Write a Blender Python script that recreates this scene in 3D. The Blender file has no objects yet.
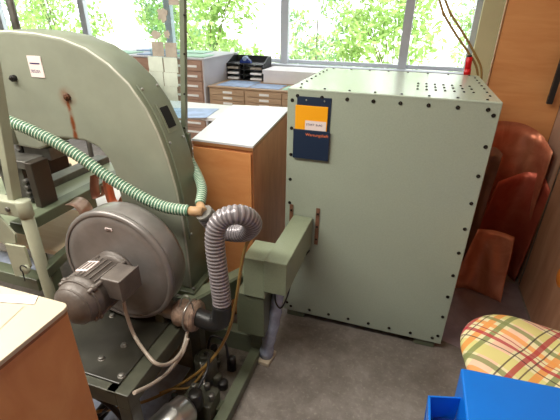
import bpy, bmesh, math, random
from mathutils import Vector, Matrix, noise
random.seed(7)
C = bpy.context.scene.collection
S = bpy.context.scene
# ------------------------------------------------------------ camera
F = 395.0
PITCH, ROLL, YAW = math.radians(26.39), math.radians(.84), math.radians(-17.77)
HC = 1.527
f0 = Vector((math.sin(YAW), math.cos(YAW), 0)); r0 = Vector((math.cos(YAW), -math.sin(YAW), 0)); up0 = Vector((0, 0, 1))
FW = f0*math.cos(PITCH) - up0*math.sin(PITCH); uc = up0*math.cos(PITCH) + f0*math.sin(PITCH)
RI = r0*math.cos(ROLL) + uc*math.sin(ROLL); UP = uc*math.cos(ROLL) - r0*math.sin(ROLL)
CAM = Vector((0, 0, HC))
cd = bpy.data.cameras.new('camera'); cam = bpy.data.objects.new('camera', cd); C.objects.link(cam)
cam.matrix_world = Matrix(((RI.x, UP.x, -FW.x, 0), (RI.y, UP.y, -FW.y, 0), (RI.z, UP.z, -FW.z, HC), (0, 0, 0, 1)))
cd.sensor_width = 36; cd.lens = F*36/560; cd.clip_start = .02; cd.clip_end = 200
S.camera = cam
def W(px, py, x=None, y=None, z=None):
    "measured point of the room: sight line of a photo pixel met with a known wall, front or height"
    d = FW + RI*((px-280)/F) - UP*((py-210)/F)
    if x is not None: t = x/d.x
    elif y is not None: t = y/d.y
    else: t = (z-HC)/d.z
    return CAM + d*t
# ------------------------------------------------------------ materials
def lin(c): return tuple(((v/255)/12.92 if v/255 <= .04045 else ((v/255+.055)/1.055)**2.4) for v in c)
class N:
    def __init__(s, name):
        s.m = bpy.data.materials.new(name); s.m.use_nodes = True; s.t = s.m.node_tree
        s.b = s.t.nodes['Principled BSDF']
        s.co = s.n('ShaderNodeTexCoord').outputs['Object']
    def n(s, typ, **kw):
        o = s.t.nodes.new(typ)
        for k, v in kw.items(): setattr(o, k, v)
        return o
    def l(s, a, b): s.t.links.new(a, b)
    def math(s, op, a, b=None, clamp=False):
        o = s.n('ShaderNodeMath', operation=op); o.use_clamp = clamp
        for i, v in enumerate((a, b)):
            if v is None: continue
            if isinstance(v, (int, float)): o.inputs[i].default_value = v
            else: s.l(v, o.inputs[i])
        return o.outputs[0]
    def mix(s, fac, a, b):
        o = s.n('ShaderNodeMix', data_type='RGBA')
        for k, v in ((0, fac), (6, a), (7, b)):
            if isinstance(v, tuple): o.inputs[k].default_value = (*v, 1)
            elif isinstance(v, (int, float)): o.inputs[k].default_value = v
            else: s.l(v, o.inputs[k])
        return o.outputs[2]
    def noise(s, scale, detail=4, rough=.55, dist=0, stretch=None, lo=.35, hi=.65):
        t = s.n('ShaderNodeTexNoise'); t.inputs['Scale'].default_value = scale; t.inputs['Detail'].default_value = detail
        t.inputs['Roughness'].default_value = rough; t.inputs['Distortion'].default_value = dist
        if stretch:
            mp = s.n('ShaderNodeMapping'); mp.inputs['Scale'].default_value = stretch; s.l(s.co, mp.inputs[0]); s.l(mp.outputs[0], t.inputs[0])
        else: s.l(s.co, t.inputs[0])
        r = s.n('ShaderNodeMapRange'); r.inputs[1].default_value = lo; r.inputs[2].default_value = hi; s.l(t.outputs[0], r.inputs[0])
        return r.outputs[0]
    def bump(s, h, st=.3, d=.01):
        b = s.n('ShaderNodeBump'); b.inputs['Strength'].default_value = st; b.inputs['Distance'].default_value = d
        s.l(h, b.inputs['Height']); s.l(b.outputs[0], s.b.inputs['Normal'])
    def fin(s, col, rough=.5, metal=0, **kw):
        for k, v in (('Base Color', col), ('Roughness', rough), ('Metallic', metal)):
            if isinstance(v, tuple): s.b.inputs[k].default_value = (*v, 1)
            elif isinstance(v, (int, float)): s.b.inputs[k].default_value = v
            else: s.l(v, s.b.inputs[k])
        for k, v in kw.items(): s.b.inputs[k.replace('_', ' ')].default_value = v
        return s.m
def plain(name, rgb, rough=.5, metal=0, var=.12, scale=6, spec=.5, bump=0):
    m = N(name); c = lin(rgb); d = tuple(v*(1-var) for v in c)
    if var: col = m.mix(m.noise(scale), d, c)
    else: col = c
    if bump: m.bump(m.noise(90, 2), bump, .002)
    mm = m.fin(col, rough, metal); m.b.inputs['Specular IOR Level'].default_value = spec
    return mm
def wood(name, a, b, rough=.4, stretch=(1, 14, 14), scale=2.2):
    m = N(name); g = m.noise(scale, 6, .6, .6, stretch, .3, .7); g2 = m.noise(1.2, 3)
    col = m.mix(g, lin(a), lin(b)); col = m.mix(m.math('MULTIPLY', g2, .25), col, lin(a))
    return m.fin(col, rough)
M = {}
# hammertone paint
def hammer(name, rgb, rough=.42, dirt=.25):
    m = N(name); c = lin(rgb); v = m.n('ShaderNodeTexVoronoi'); v.inputs['Scale'].default_value = 260; m.l(m.co, v.inputs[0])
    col = m.mix(m.noise(160, 2), tuple(x*.95 for x in c), tuple(x*1.04 for x in c))
    col = m.mix(m.math('MULTIPLY', m.noise(5, 5, .7, 0, None, .5, .8), dirt), col, tuple(x*.5 for x in c))
    m.bump(v.outputs[0], .05, .002)
    return m.fin(col, rough)
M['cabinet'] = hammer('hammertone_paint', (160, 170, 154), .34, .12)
M['cabinet_top'] = hammer('hammertone_paint_top_sheen', (172, 184, 168), .2, .06)  # same paint made paler: window sheen put into the top's colour
M['duct'] = hammer('duct_paint', (138, 148, 124), .3, .35)
M['beam'] = hammer('beam_paint', (96, 104, 84), .36, .6)
M['light_green'] = plain('pale_green_paint', (168, 172, 150), .45, 0, .2, 7)
M['dark_green'] = plain('dark_green_paint', (84, 86, 72), .4, 0, .45, 9)
# machine housing: paint with a rust streak below the bolt
m = N('housing_paint'); c = lin((143, 147, 131))
sep = m.n('ShaderNodeSeparateXYZ'); m.l(m.co, sep.inputs[0])
col = m.mix(m.noise(3.5, 5, .6, 0, None, .35, .75), c, tuple(x*.78 for x in c))
RX, RZ = W(68, 97, y=1.25).x+1.1, W(68, 97, y=1.25).z
dx = m.math('ABSOLUTE', m.math('SUBTRACT', sep.outputs[0], m.math('ADD', RX, m.math('MULTIPLY', m.math('SUBTRACT', m.noise(14, 2), .5), .008))))
wid = m.math('SUBTRACT', 1, m.math('DIVIDE', dx, .016), True)
below = m.math('LESS_THAN', sep.outputs[2], RZ)
st = m.math('MULTIPLY', wid, below)
dz = m.math('SUBTRACT', sep.outputs[2], RZ)
rr = m.math('POWER', m.math('ADD', m.math('POWER', dx, 2), m.math('POWER', dz, 2)), .5)
ring = m.math('SUBTRACT', 1, m.math('DIVIDE', rr, .05), True)
msk = m.math('MULTIPLY', m.math('MAXIMUM', m.math('POWER', ring, 1.3), st), m.math('ADD', .5, m.noise(30, 3)), True)
msk = m.math('MULTIPLY', msk, m.math('LESS_THAN', sep.outputs[1], -.05))
col = m.mix(msk, col, lin((118, 62, 28)))
m.bump(m.noise(25, 3), .08, .004)
M['housing'] = m.fin(col, .36)
M['housing_highlight'] = plain('edge_highlight_paint', (184, 184, 168), .35, 0, .2, 30)  # paler copy of the housing paint: edge highlight put into the bevel colour
M['housing_edge'] = plain('strip_and_rim_shade_paint', (126, 134, 114), .4, 0, .25, 5)  # puts shade into the rim colour; also colours cover strip and post
M['orange_wood'] = wood('orange_veneer', (208, 136, 80), (222, 156, 100), .38, (3, 3, 9), 2)
M['cupboard_wood'] = wood('cupboard_veneer', (206, 138, 82), (226, 168, 112), .38, (3, 3, 1.6), 2.2)
M['side_wood'] = wood('red_brown_veneer', (178, 112, 70), (204, 140, 94), .45, (5, 5, 1.4), 3)
M['door_wood'] = wood('beech_door_veneer', (208, 140, 84), (222, 160, 104), .4, (1.2, 1, 9), 2.4)
M['brown_wood'] = wood('brown_plywood', (158, 112, 84), (188, 144, 114), .45, (6, 6, 1.6), 2)
M['chest_wood'] = wood('pale_oak_veneer', (168, 138, 110), (196, 168, 140), .5, (2, 4, 12), 3)
M['board_wood'] = wood('raw_board', (224, 198, 164), (238, 218, 190), .6, (1.3, 12, 1), 2)
M['worktop'] = plain('grey_white_laminate', (214, 216, 222), .28, 0, .06, 3)
M['cream_top'] = plain('cream_laminate', (202, 190, 166), .4, 0, .1, 5)
M['edge_wood'] = wood('edge_strip_wood', (140, 90, 52), (176, 126, 80), .5)
M['black'] = plain('black_steel', (38, 36, 34), .35, .3, .2)
M['dull_black'] = plain('dull_oiled_steel', (76, 68, 60), .4, .3, .3)
M['slot_black'] = plain('slot_dark_glass', (8, 8, 8), .9, 0, 0)
M['bolt'] = plain('burnished_screw', (52, 48, 42), .3, .8, .3, 40)
M['plastic_black'] = plain('black_plastic', (34, 35, 36), .4, 0, .1)
M['motor'] = plain('dusty_motor_paint', (112, 104, 98), .45, .1, .35, 14, bump=.2)
M['blower'] = plain('worn_grey_steel', (146, 141, 138), .33, .35, .35, 7)
M['dark_plate'] = plain('oily_dark_plate', (58, 57, 50), .3, .1, .5, 8)
M['steel'] = plain('bare_steel', (190, 190, 188), .28, .9, .3, 12)
M['dull_steel'] = plain('dull_steel', (120, 118, 112), .45, .6, .4, 12)
M['white_paint'] = plain('white_paint', (232, 232, 236), .5, 0, .04)
M['cream_wall'] = plain('cream_wall_paint', (232, 226, 184), .8, 0, .05)
M['pink_wall'] = plain('beige_plaster', (176, 140, 118), .8, 0, .15, 5)
M['far_wall'] = plain('far_wall_grey', (150, 146, 138), .9, 0, .05)
M['ceiling'] = plain('ceiling_white', (225, 222, 215), .9, 0, .02)
M['frame'] = plain('window_frame_aluminium', (206, 212, 224), .4, .1, .04)
M['paper'] = plain('white_paper', (240, 240, 240), .7, 0, .03)
M['paper_blue'] = plain('blue_paper', (164, 188, 226), .6, 0, .3, 9)
M['paper_green'] = plain('mint_green_mat', (176, 220, 196), .6, 0, .15, 5)
M['navy'] = plain('navy_card', (22, 40, 66), .45, 0, .1)
M['yellow'] = plain('yellow_card', (246, 168, 8), .5, 0, .04)
M['text_orange'] = plain('orange_ink', (226, 120, 74), .6, 0, 0)
M['text_dark'] = plain('dark_ink', (60, 40, 90), .6, 0, 0)
M['label_pink'] = plain('pinkish_label', (236, 220, 216), .5, 0, .05)
M['red'] = plain('red_plastic', (214, 20, 30), .35, 0, .1)
M['orange'] = plain('orange_plastic', (240, 140, 50), .45, 0, .05)
M['blue'] = plain('bright_blue_plastic', (20, 124, 232), .28, 0, .08, 3)
M['blue_dark'] = plain('blue_lining', (18, 50, 130), .45, 0, .1)
M['hose_green_a'] = plain('green_hose_wall', (92, 134, 110), .4, 0, .1)
M['hose_green_b'] = plain('green_hose_rib', (214, 226, 204), .35, 0, .05)
M['hose_grey'] = plain('grey_hose_wall', (124, 119, 123), .33, .25, .15, 30)
M['hose_grey_b'] = plain('grey_hose_rib', (164, 158, 162), .3, .25, .1, 30)
M['tan_rubber'] = plain('tan_rubber', (186, 150, 110), .5, 0, .1)
M['tape'] = plain('dusty_tape', (176, 150, 132), .5, .2, .55, 40, bump=.5)
M['brown_tube'] = plain('amber_hose', (158, 126, 70), .3, 0, .15)
M['clear_tube'] = plain('milky_tube', (176, 164, 150), .3, 0, .1)
M['cable_black'] = plain('black_cable', (24, 26, 28), .4, 0, 0)
M['pipe_white'] = plain('pale_blue_film', (176, 186, 208), .22, 0, .35, 16)
M['grey_chest'] = plain('grey_lacquer', (196, 196, 204), .5, 0, .06)
M['drawer_front'] = wood('drawer_front_wood', (160, 128, 112), (184, 152, 134), .5, (2, 4, 12), 3)
M['sample_grey'] = plain('sample_card_grey', (170, 160, 146), .6, 0, .25, 30)
M['sample_pale'] = plain('sample_card_pale', (206, 214, 200), .6, 0, .15, 20)
M['bark'] = plain('bark', (96, 80, 62), .9, 0, .3)
M['flange_brown'] = plain('brown_rusty_strip', (134, 96, 74), .5, .2, .3, 30)
M['rust'] = plain('rusty_bolt', (100, 62, 40), .6, .5, .5, 60)
M['wrapped_box'] = plain('white_box_card', (232, 228, 232), .5, 0, .05)
# copper
def copper(name, a, b, rough):
    m = N(name); g = m.noise(7, 5, .6, .8); g2 = m.noise(3, 3)
    col = m.mix(g, lin(a), lin(b))
    r = m.n('ShaderNodeMapRange'); r.inputs[3].default_value = rough; r.inputs[4].default_value = rough+.2; m.l(g2, r.inputs[0])
    m.bump(m.noise(2.5, 2), .25, .03)
    return m.fin(col, r.outputs[0], .6)
M['copper'] = copper('copper_sheet', (196, 116, 86), (220, 146, 114), .28)
M['copper_dark'] = copper('tarnished_copper', (132, 92, 76), (158, 112, 94), .36)
M['copper_red'] = copper('red_copper', (184, 88, 68), (204, 110, 88), .32)
M['curl_metal'] = copper('tarnished_strip', (150, 120, 104), (176, 144, 126), .35)
M['floor_sheet'] = copper('violet_tarnished_sheet', (136, 124, 130), (160, 146, 150), .42)
# concrete floor
m = N('concrete_floor'); a = m.noise(2.2, 6, .65, .3, None, .3, .7); b = m.noise(14, 6, .7); c_ = m.noise(60, 3, .6, 0, None, .55, .8)
col = m.mix(a, lin((98, 90, 83)), lin((160, 153, 147)))
st_ = m.noise(3.3, 5, .7, .8, None, .52, .66); col = m.mix(m.math('MULTIPLY', st_, .4), col, lin((78, 70, 62))); col = m.mix(m.math('MULTIPLY', b, .45), col, lin((92, 84, 76)))
col = m.mix(m.math('MULTIPLY', c_, .35), col, lin((190, 184, 172)))
M['floor'] = m.fin(col, .5); m.bump(b, .15, .003)
m = N('tray_dirt'); col = m.mix(m.noise(9, 6, .7, .3), lin((62, 58, 50)), lin((126, 116, 104))); M['tray'] = m.fin(col, .45)
m = N('gravel'); col = m.mix(m.noise(3, 5), lin((190, 200, 170)), lin((220, 220, 206))); M['gravel'] = m.fin(col, .9)
# glass
m = N('window_glass'); m.t.nodes.remove(m.b)
gl = m.n('ShaderNodeBsdfTransparent'); gs = m.n('ShaderNodeBsdfGlossy'); gs.inputs['Roughness'].default_value = .02
mx = m.n('ShaderNodeMixShader'); mx.inputs[0].default_value = .05; m.l(gl.outputs[0], mx.inputs[1]); m.l(gs.outputs[0], mx.inputs[2])
m.l(mx.outputs[0], m.t.nodes['Material Output'].inputs[0]); M['glass'] = m.m
m = N('acrylic_sheet'); m.t.nodes.remove(m.b)
gl = m.n('ShaderNodeBsdfTransparent'); gl.inputs[0].default_value = (.86, .93, .92, 1); gs = m.n('ShaderNodeBsdfGlossy'); gs.inputs['Roughness'].default_value = .08
mx = m.n('ShaderNodeMixShader'); mx.inputs[0].default_value = .09; m.l(gl.outputs[0], mx.inputs[1]); m.l(gs.outputs[0], mx.inputs[2])
m.l(mx.outputs[0], m.t.nodes['Material Output'].inputs[0]); M['acrylic'] = m.m
# leaves: translucent
def leaf(name, rgb):
    m = N(name); c = lin(rgb); m.t.nodes.remove(m.b)
    col = m.mix(m.noise(2.5, 2), tuple(x*.7 for x in c), c)
    d = m.n('ShaderNodeBsdfDiffuse'); t = m.n('ShaderNodeBsdfTranslucent'); m.l(col, d.inputs[0]); m.l(col, t.inputs[0])
    x = m.n('ShaderNodeMixShader'); x.inputs[0].default_value = .5; m.l(d.outputs[0], x.inputs[1]); m.l(t.outputs[0], x.inputs[2])
    m.l(x.outputs[0], m.t.nodes['Material Output'].inputs[0]); return m.m
M['leaf_a'] = leaf('leaf_green', (168, 204, 118)); M['leaf_b'] = leaf('leaf_pale', (192, 218, 146)); M['leaf_c'] = leaf('leaf_blueish', (152, 190, 146))
# plaid
m = N('plaid_fabric'); sep = m.n('ShaderNodeSeparateXYZ')
mp = m.n('ShaderNodeMapping'); mp.inputs['Rotation'].default_value = (0, 0, math.radians(38)); m.l(m.co, mp.inputs[0]); m.l(mp.outputs[0], sep.inputs[0])
col = lin((232, 222, 176))
def stripe(ax, per, off, w):
    u = m.math('FRACT', m.math('ADD', m.math('DIVIDE', sep.outputs[ax], per), off+10))
    return m.math('LESS_THAN', m.math('ABSOLUTE', m.math('SUBTRACT', u, .5)), w/2)
PL = [(0, .0, .30, (240, 196, 170)), (1, .1, .26, (218, 212, 132)), (0, .42, .10, (232, 150, 70)), (1, .5, .09, (236, 160, 84)), (0, .26, .085, (128, 140, 84)), (1, .32, .085, (134, 142, 88)),
      (0, .66, .075, (176, 44, 62)), (1, .74, .075, (184, 50, 66)), (0, .80, .022, (70, 50, 50)), (1, .90, .022, (70, 52, 52)), (0, .55, .02, (90, 70, 60)), (1, .62, .02, (170, 60, 70))]
for ax, off, w, rgb in PL: col = m.mix(m.math('MULTIPLY', stripe(ax, .23, off, w), .85), col, lin(rgb))
M['plaid'] = m.fin(col, .85); m.bump(m.noise(8, 3), .3, .01)
# ------------------------------------------------------------ mesh tools
def rot2(p, c, a):
    x, y = p[0]-c[0], p[1]-c[1]; return (c[0]+x*math.cos(a)-y*math.sin(a), c[1]+x*math.sin(a)+y*math.cos(a))
class MB:
    def __init__(s): s.bm = bmesh.new()
    def _new(s, fn):
        tmp = bmesh.new(); fn(tmp); me = bpy.data.meshes.new('t'); tmp.to_mesh(me); tmp.free(); s.bm.from_mesh(me); bpy.data.meshes.remove(me); return s
    def box(s, x0, x1, y0, y1, z0, z1, bev=.003, rz=0, pivot=None, seg=2, mi=0, tilt=None):
        def fn(b):
            r = bmesh.ops.create_cube(b, size=1)
            for v in b.verts: v.co = Vector((v.co.x*abs(x1-x0)+(x0+x1)/2, v.co.y*abs(y1-y0)+(y0+y1)/2, v.co.z*abs(z1-z0)+(z0+z1)/2))
            if bev: bmesh.ops.bevel(b, geom=b.edges[:], offset=min(bev, .45*min(abs(x1-x0), abs(y1-y0), abs(z1-z0))), segments=seg, affect='EDGES', profile=.5)
            if rz: 
                pv = Vector(pivot) if pivot else Vector(((x0+x1)/2, (y0+y1)/2, 0))
                bmesh.ops.rotate(b, verts=b.verts, cent=pv, matrix=Matrix.Rotation(rz, 3, 'Z'))
            if tilt: bmesh.ops.rotate(b, verts=b.verts, cent=Vector(tilt[0]), matrix=Matrix.Rotation(tilt[2], 3, tilt[1]))
            for f in b.faces: f.material_index = mi
        return s._new(fn)
    def hexa(s, bot, top, bev=.003):
        "solid between a bottom quad and a top quad"
        def fn(b):
            v = [b.verts.new(Vector(p)) for p in list(bot)+list(top)]; n = len(bot)
            b.faces.new(v[:n][::-1]); b.faces.new(v[n:])
            for i in range(n): b.faces.new((v[i], v[(i+1) % n], v[n+(i+1) % n], v[n+i]))
            bmesh.ops.recalc_face_normals(b, faces=b.faces)
            if bev: bmesh.ops.bevel(b, geom=b.edges[:], offset=bev, segments=2, affect='EDGES', profile=.5)
        return s._new(fn)
    def prism(s, pts, a, b_, axis='y', bev=0, seg=3):
        "outline (two coords) extruded along axis from a to b_"
        def P(u, v, w): return {'y': (u, w, v), 'x': (w, u, v), 'z': (u, v, w)}[axis]
        def fn(b):
            f = [b.verts.new(P(u, v, a)) for u, v in pts]; g = [b.verts.new(P(u, v, b_)) for u, v in pts]; n = len(pts)
            f1 = b.faces.new(f); f2 = b.faces.new(g[::-1])
            for i in range(n): b.faces.new((f[i], g[i], g[(i+1) % n], f[(i+1) % n]))
            bmesh.ops.recalc_face_normals(b, faces=b.faces)
            if bev: bmesh.ops.bevel(b, geom=list(set(f1.edges[:]) | set(f2.edges[:])), offset=bev, segments=seg, affect='EDGES', profile=.5)
        return s._new(fn)
    def tube(s, pts, r, seg=12, caps=True, rf=None, mf=None, close=False):
        pts = [Vector(p) for p in pts]; n = len(pts); ring = []
        t0 = (pts[1]-pts[0]).normalized(); nrm = t0.orthogonal().normalized()
        for i, p in enumerate(pts):
            if close: t = (pts[(i+1) % n]-pts[i-1]).normalized()
            else: t = (pts[min(i+1, n-1)]-pts[max(i-1, 0)]).normalized()
            nrm = (nrm - t*nrm.dot(t)); nrm = nrm.normalized() if nrm.length > 1e-6 else t.orthogonal().normalized()
            bi = t.cross(nrm); rr = rf(i) if rf else r
            ring.append([s.bm.verts.new(p+(nrm*math.cos(k*2*math.pi/seg)+bi*math.sin(k*2*math.pi/seg))*rr) for k in range(seg)])
        m_ = n if close else n-1
        for i in range(m_):
            A, B = ring[i], ring[(i+1) % n]
            for k in range(seg):
                f = s.bm.faces.new((A[k], A[(k+1) % seg], B[(k+1) % seg], B[k])); f.smooth = True
                if mf: f.material_index = mf(i)
        if caps and not close: s.bm.faces.new(ring[0][::-1]); s.bm.faces.new(ring[-1])
        return s
    def cyl(s, a, b_, r, seg=24, bev=0, r2=None):
        a, b_ = Vector(a), Vector(b_); r2 = r if r2 is None else r2; d = (b_-a); L = d.length; d.normalize()
        bev = bev or min(.15*min(r, r2), .2*L)
        return s.tube_profile(a, d, [(0, 0), (0, r-bev), (bev, r), (L-bev, r2), (L, r2-bev), (L, 0)], seg)
    def tube_profile(s, o, d, prof, seg=32):
        "lathe about the axis from o along d; prof = (distance, radius)"
        o, d = Vector(o), Vector(d).normalized(); n1 = d.orthogonal().normalized(); n2 = d.cross(n1); rings = []
        for h, r in prof:
            if r < 1e-6: rings.append([s.bm.verts.new(o+d*h)])
            else: rings.append([s.bm.verts.new(o+d*h+(n1*math.cos(k*2*math.pi/seg)+n2*math.sin(k*2*math.pi/seg))*r) for k in range(seg)])
        for A, B in zip(rings, rings[1:]):
            for k in range(seg):
                k2 = (k+1) % seg
                q = [A[k % len(A)], A[k2 % len(A)], B[k2 % len(B)], B[k % len(B)]]
                q2 = []
                for v in q:
                    if v not in q2: q2.append(v)
                if len(q2) > 2:
                    f = s.bm.faces.new(q2); f.smooth = True
        return s
    def sheet(s, rows, th=.002):
        "surface through rows of points, given a real thickness"
        nr, nc = len(rows), len(rows[0]); V = [[Vector(p) for p in r] for r in rows]
        Nn = [[None]*nc for _ in range(nr)]
        for i in range(nr):
            for j in range(nc):
                du = V[i][min(j+1, nc-1)]-V[i][max(j-1, 0)]; dv = V[min(i+1, nr-1)][j]-V[max(i-1, 0)][j]
                n_ = du.cross(dv); Nn[i][j] = n_.normalized() if n_.length > 1e-9 else Vector((0, 0, 1))
        A = [[s.bm.verts.new(V[i][j]+Nn[i][j]*th/2) for j in range(nc)] for i in range(nr)]
        B = [[s.bm.verts.new(V[i][j]-Nn[i][j]*th/2) for j in range(nc)] for i in range(nr)]
        for i in range(nr-1):
            for j in range(nc-1):
                f = s.bm.faces.new((A[i][j], A[i][j+1], A[i+1][j+1], A[i+1][j])); f.smooth = True
                f = s.bm.faces.new((B[i][j], B[i+1][j], B[i+1][j+1], B[i][j+1])); f.smooth = True
        for i in range(nr-1):
            for j in (0, nc-1): s.bm.faces.new((A[i][j], B[i][j], B[i+1][j], A[i+1][j]))
        for j in range(nc-1):
            for i in (0, nr-1): s.bm.faces.new((A[i][j], A[i][j+1], B[i][j+1], B[i][j]))
        return s
    def out(s, name, mat, parent=None, base=None, smooth=None):
        bmesh.ops.recalc_face_normals(s.bm, faces=s.bm.faces)
        me = bpy.data.meshes.new(name)
        o = bpy.data.objects.new(name, me); C.objects.link(o)
        if parent is not None:
            off = ABS[parent]; o.parent = parent; ABS[o] = off
        elif base is not None: off = Vector(base); o.location = off; ABS[o] = off
        else: off = Vector((0, 0, 0)); ABS[o] = off
        bmesh.ops.translate(s.bm, verts=s.bm.verts, vec=-off)
        if smooth:
            for f in s.bm.faces: f.smooth = True
        s.bm.to_mesh(me); s.bm.free()
        for mm in (mat if isinstance(mat, (list, tuple)) else [mat]): me.materials.append(M[mm])
        return o
ABS = {}
def thing(name, label, cat, loc, group=None):
    o = bpy.data.objects.new(name, None); C.objects.link(o); o.location = loc; o.empty_display_size = .05; ABS[o] = Vector(loc)
    o['label'] = label; o['category'] = cat
    if group: o['group'] = group
    return o
def tag(o, label, cat, group=None):
    o['label'] = label; o['category'] = cat
    if group: o['group'] = group
    return o
def struct(o): o['kind'] = 'structure'; return o
def smooth_path(pts, n=12):
    pts = [Vector(p) for p in pts]; out = []; P = [pts[0]*2-pts[1]]+pts+[pts[-1]*2-pts[-2]]
    for i in range(1, len(P)-2):
        for k in range(n):
            t = k/n; a, b, c, d = P[i-1:i+3]
            out.append(.5*((2*b)+(c-a)*t+(2*a-5*b+4*c-d)*t*t+(-a+3*b-3*c+d)*t**3))
    out.append(pts[-1]); return out
def resample(path, step):
    out = [path[0]]; acc = 0
    for a, b in zip(path, path[1:]):
        L = (b-a).length; pos = step-acc
        while pos <= L and L > 0: out.append(a.lerp(b, pos/L)); pos += step
        acc = (acc+L) % step if L > 0 else acc
    return out
def text_obj(body, size, loc, mat, parent, rot=(math.pi/2, 0, 0), name='lettering', ext=.0003):
    cu = bpy.data.curves.new('txt', 'FONT'); cu.body = body; cu.size = size; cu.extrude = ext; cu.resolution_u = 3
    t = bpy.data.objects.new('txt', cu); C.objects.link(t); bpy.context.view_layer.update()
    me = bpy.data.meshes.new_from_object(t.evaluated_get(bpy.context.evaluated_depsgraph_get()))
    bpy.data.objects.remove(t); o = bpy.data.objects.new(name, me); C.objects.link(o)
    o.parent = parent; o.location = Vector(loc)-ABS[parent]; o.rotation_euler = rot; me.materials.clear(); me.materials.append(M[mat]); return o
def screw_me(r=.008):
    b = MB(); b.tube_profile((0, 0, 0), (0, 0, 1), [(-.001, 0), (-.001, r), (.002, r), (.004, r*.7), (.004, r*.3), (.002, r*.25), (.002, 0)], 12)
    me = bpy.data.meshes.new('screw'); b.bm.to_mesh(me); b.bm.free(); me.materials.append(M['bolt']); return me
SCREW = screw_me(); SCREW_S = screw_me(.0055)
def screw(loc, parent, me=SCREW, axis='-y', name='screw'):
    o = bpy.data.objects.new(name, me); C.objects.link(o); o.parent = parent; o.location = Vector(loc)-ABS[parent]
    o.rotation_euler = {'-y': (math.pi/2, 0, 0), 'z': (0, 0, 0), 'x': (0, math.pi/2, 0)}[axis]; return o
# ============================================================ ROOM
XR = .827; YW = 5.2
struct(MB().box(-7, 1.2, -3.2, 5.4, -.1, 0, 0).out('floor', 'floor'))
struct(MB().box(-7, 1.2, -3.2, 5.5, 2.9, 3.0, 0).out('ceiling', 'ceiling'))
struct(MB().box(-7.1, -7, -3.2, 5.4, 0, 2.9, 0).out('wall_left', 'far_wall'))
struct(MB().box(-7, 1.2, -3.3, -3.2, 0, 2.9, 0).out('wall_front', 'far_wall'))
struct(MB().box(-7, .57, YW-.05, YW+.15, 0, .93, 0).out('wall_back', 'white_paint'))
struct(MB().box(.575, 1.2, YW-.1, YW+.15, 0, 2.9, 0).out('wall_back_corner', 'cream_wall'))
struct(MB().box(XR+.012, XR+.1, 2.43, YW-.1, 0, 2.9, 0).out('wall_right', 'pink_wall'))
struct(MB().box(XR+.032, XR+.12, -3.2, 2.43, 0, 2.9, 0).out('wall_right_front', 'far_wall'))
w = MB().box(-7, .57, YW-.16, YW-.0, .93, .955, .004).out('trim_1', 'frame'); struct(w)
# window: frames and one pane per bay
win = MB(); FX = [-6.6, -4.62, -1.62, -.165, .545]
struct(win.box(-7, .57, YW+.02, YW+.08, .955, 1.0, .004).box(-7, .57, YW+.02, YW+.08, 2.75, 2.9, .004).out('window_1', 'frame')); W1 = bpy.data.objects['window_1']
for x in (-6.35, -4.72, -3.3, -1.64, -.165, .545):
    hw = .05 if x != .545 else .03
    MB().box(x-hw, x+hw, YW-.02, YW+.06, .955, 2.9, .004).out('window_frame', 'frame', W1)
for a, b in ((-7, -6.4), (-6.3, -4.77), (-4.67, -3.35), (-3.25, -1.69), (-1.59, -.215), (-.115, .515)):
    MB().box(a, b, YW+.048, YW+.052, 1.0, 2.75, 0).out('pane', 'glass', W1)
# brown board on the right and the door behind
wr = struct(MB().box(XR, XR+.03, -1.5, 2.405, 0, 2.6, .003).out('wall_right_board', 'brown_wood'))
MB().box(XR-.004, XR+.03, 2.407, 2.413, .01, 2.5, .001).out('edge_strip', 'dull_steel', wr)
MB().box(XR-.002, XR+.03, 2.418, 2.43, .01, 2.5, .001).out('edge_strip', 'edge_wood', wr)
d = struct(MB().box(.432, XR+.01, 2.75, 2.785, .02, 2.6, .003).out('door_1', 'door_wood'))
MB().box(.424, .433, 2.748, 2.787, .02, 2.6, .002).out('edge_strip', 'edge_wood', d)
h0, h1 = W(548.5, 104, y=2.70), W(562, 62, y=2.70)
h = MB().hexa([(h0.x-.012, 2.69, h0.z), (h0.x+.018, 2.69, h0.z), (h0.x+.018, 2.715, h0.z), (h0.x-.012, 2.715, h0.z)],
              [(h0.x-.010, 2.69, h0.z+.30), (h0.x+.022, 2.69, h0.z+.30), (h0.x+.022, 2.715, h0.z+.30), (h0.x-.010, 2.715, h0.z+.30)], .004)
h.box(h0.x-.002, h0.x+.01, 2.71, 2.752, h0.z+.02, h0.z+.04, .002).box(h0.x-.002, h0.x+.01, 2.71, 2.752, h0.z+.26, h0.z+.28, .002)
h.out('door_handle', 'plastic_black', d)
p = W(562, 278, x=XR)
tag(MB().cyl((XR-.008, p.y, p.z), (XR-.0005, p.y, p.z), .048, 32).out('orange_disc', 'orange', base=(XR-.0005, p.y, p.z-.042)),
    'round orange disc fixed on the brown wooden board at the right edge', 'disc')
# ============================================================ GREEN EQUIPMENT CABINET
X0, X1, Y0, Y1, ZB, ZT = -.508, .326, 1.668, 2.444, .045, 1.245
cab = thing('equipment_cabinet', 'large grey-green hammertone metal cabinet edged with dark screws', 'cabinet', ((X0+X1)/2, (Y0+Y1)/2, 0))
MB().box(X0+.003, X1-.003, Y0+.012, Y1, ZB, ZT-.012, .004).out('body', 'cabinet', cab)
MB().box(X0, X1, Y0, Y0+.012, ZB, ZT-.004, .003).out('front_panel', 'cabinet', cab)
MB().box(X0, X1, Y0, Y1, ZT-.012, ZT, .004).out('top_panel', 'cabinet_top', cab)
for fx in (X0+.02, X1-.125):
    for fy in (Y0+.012, Y1-.12): MB().box(fx, fx+.10, fy, fy+.1, 0, ZB+.002, .006).out('foot', 'beam', cab)
n = 7
for i in range(n+1):
    x = X0+.045+i*(X1-X0-.09)/n
    screw((x, Y0, ZT-.03), cab); screw((x, Y0, ZB+.03), cab)
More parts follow.
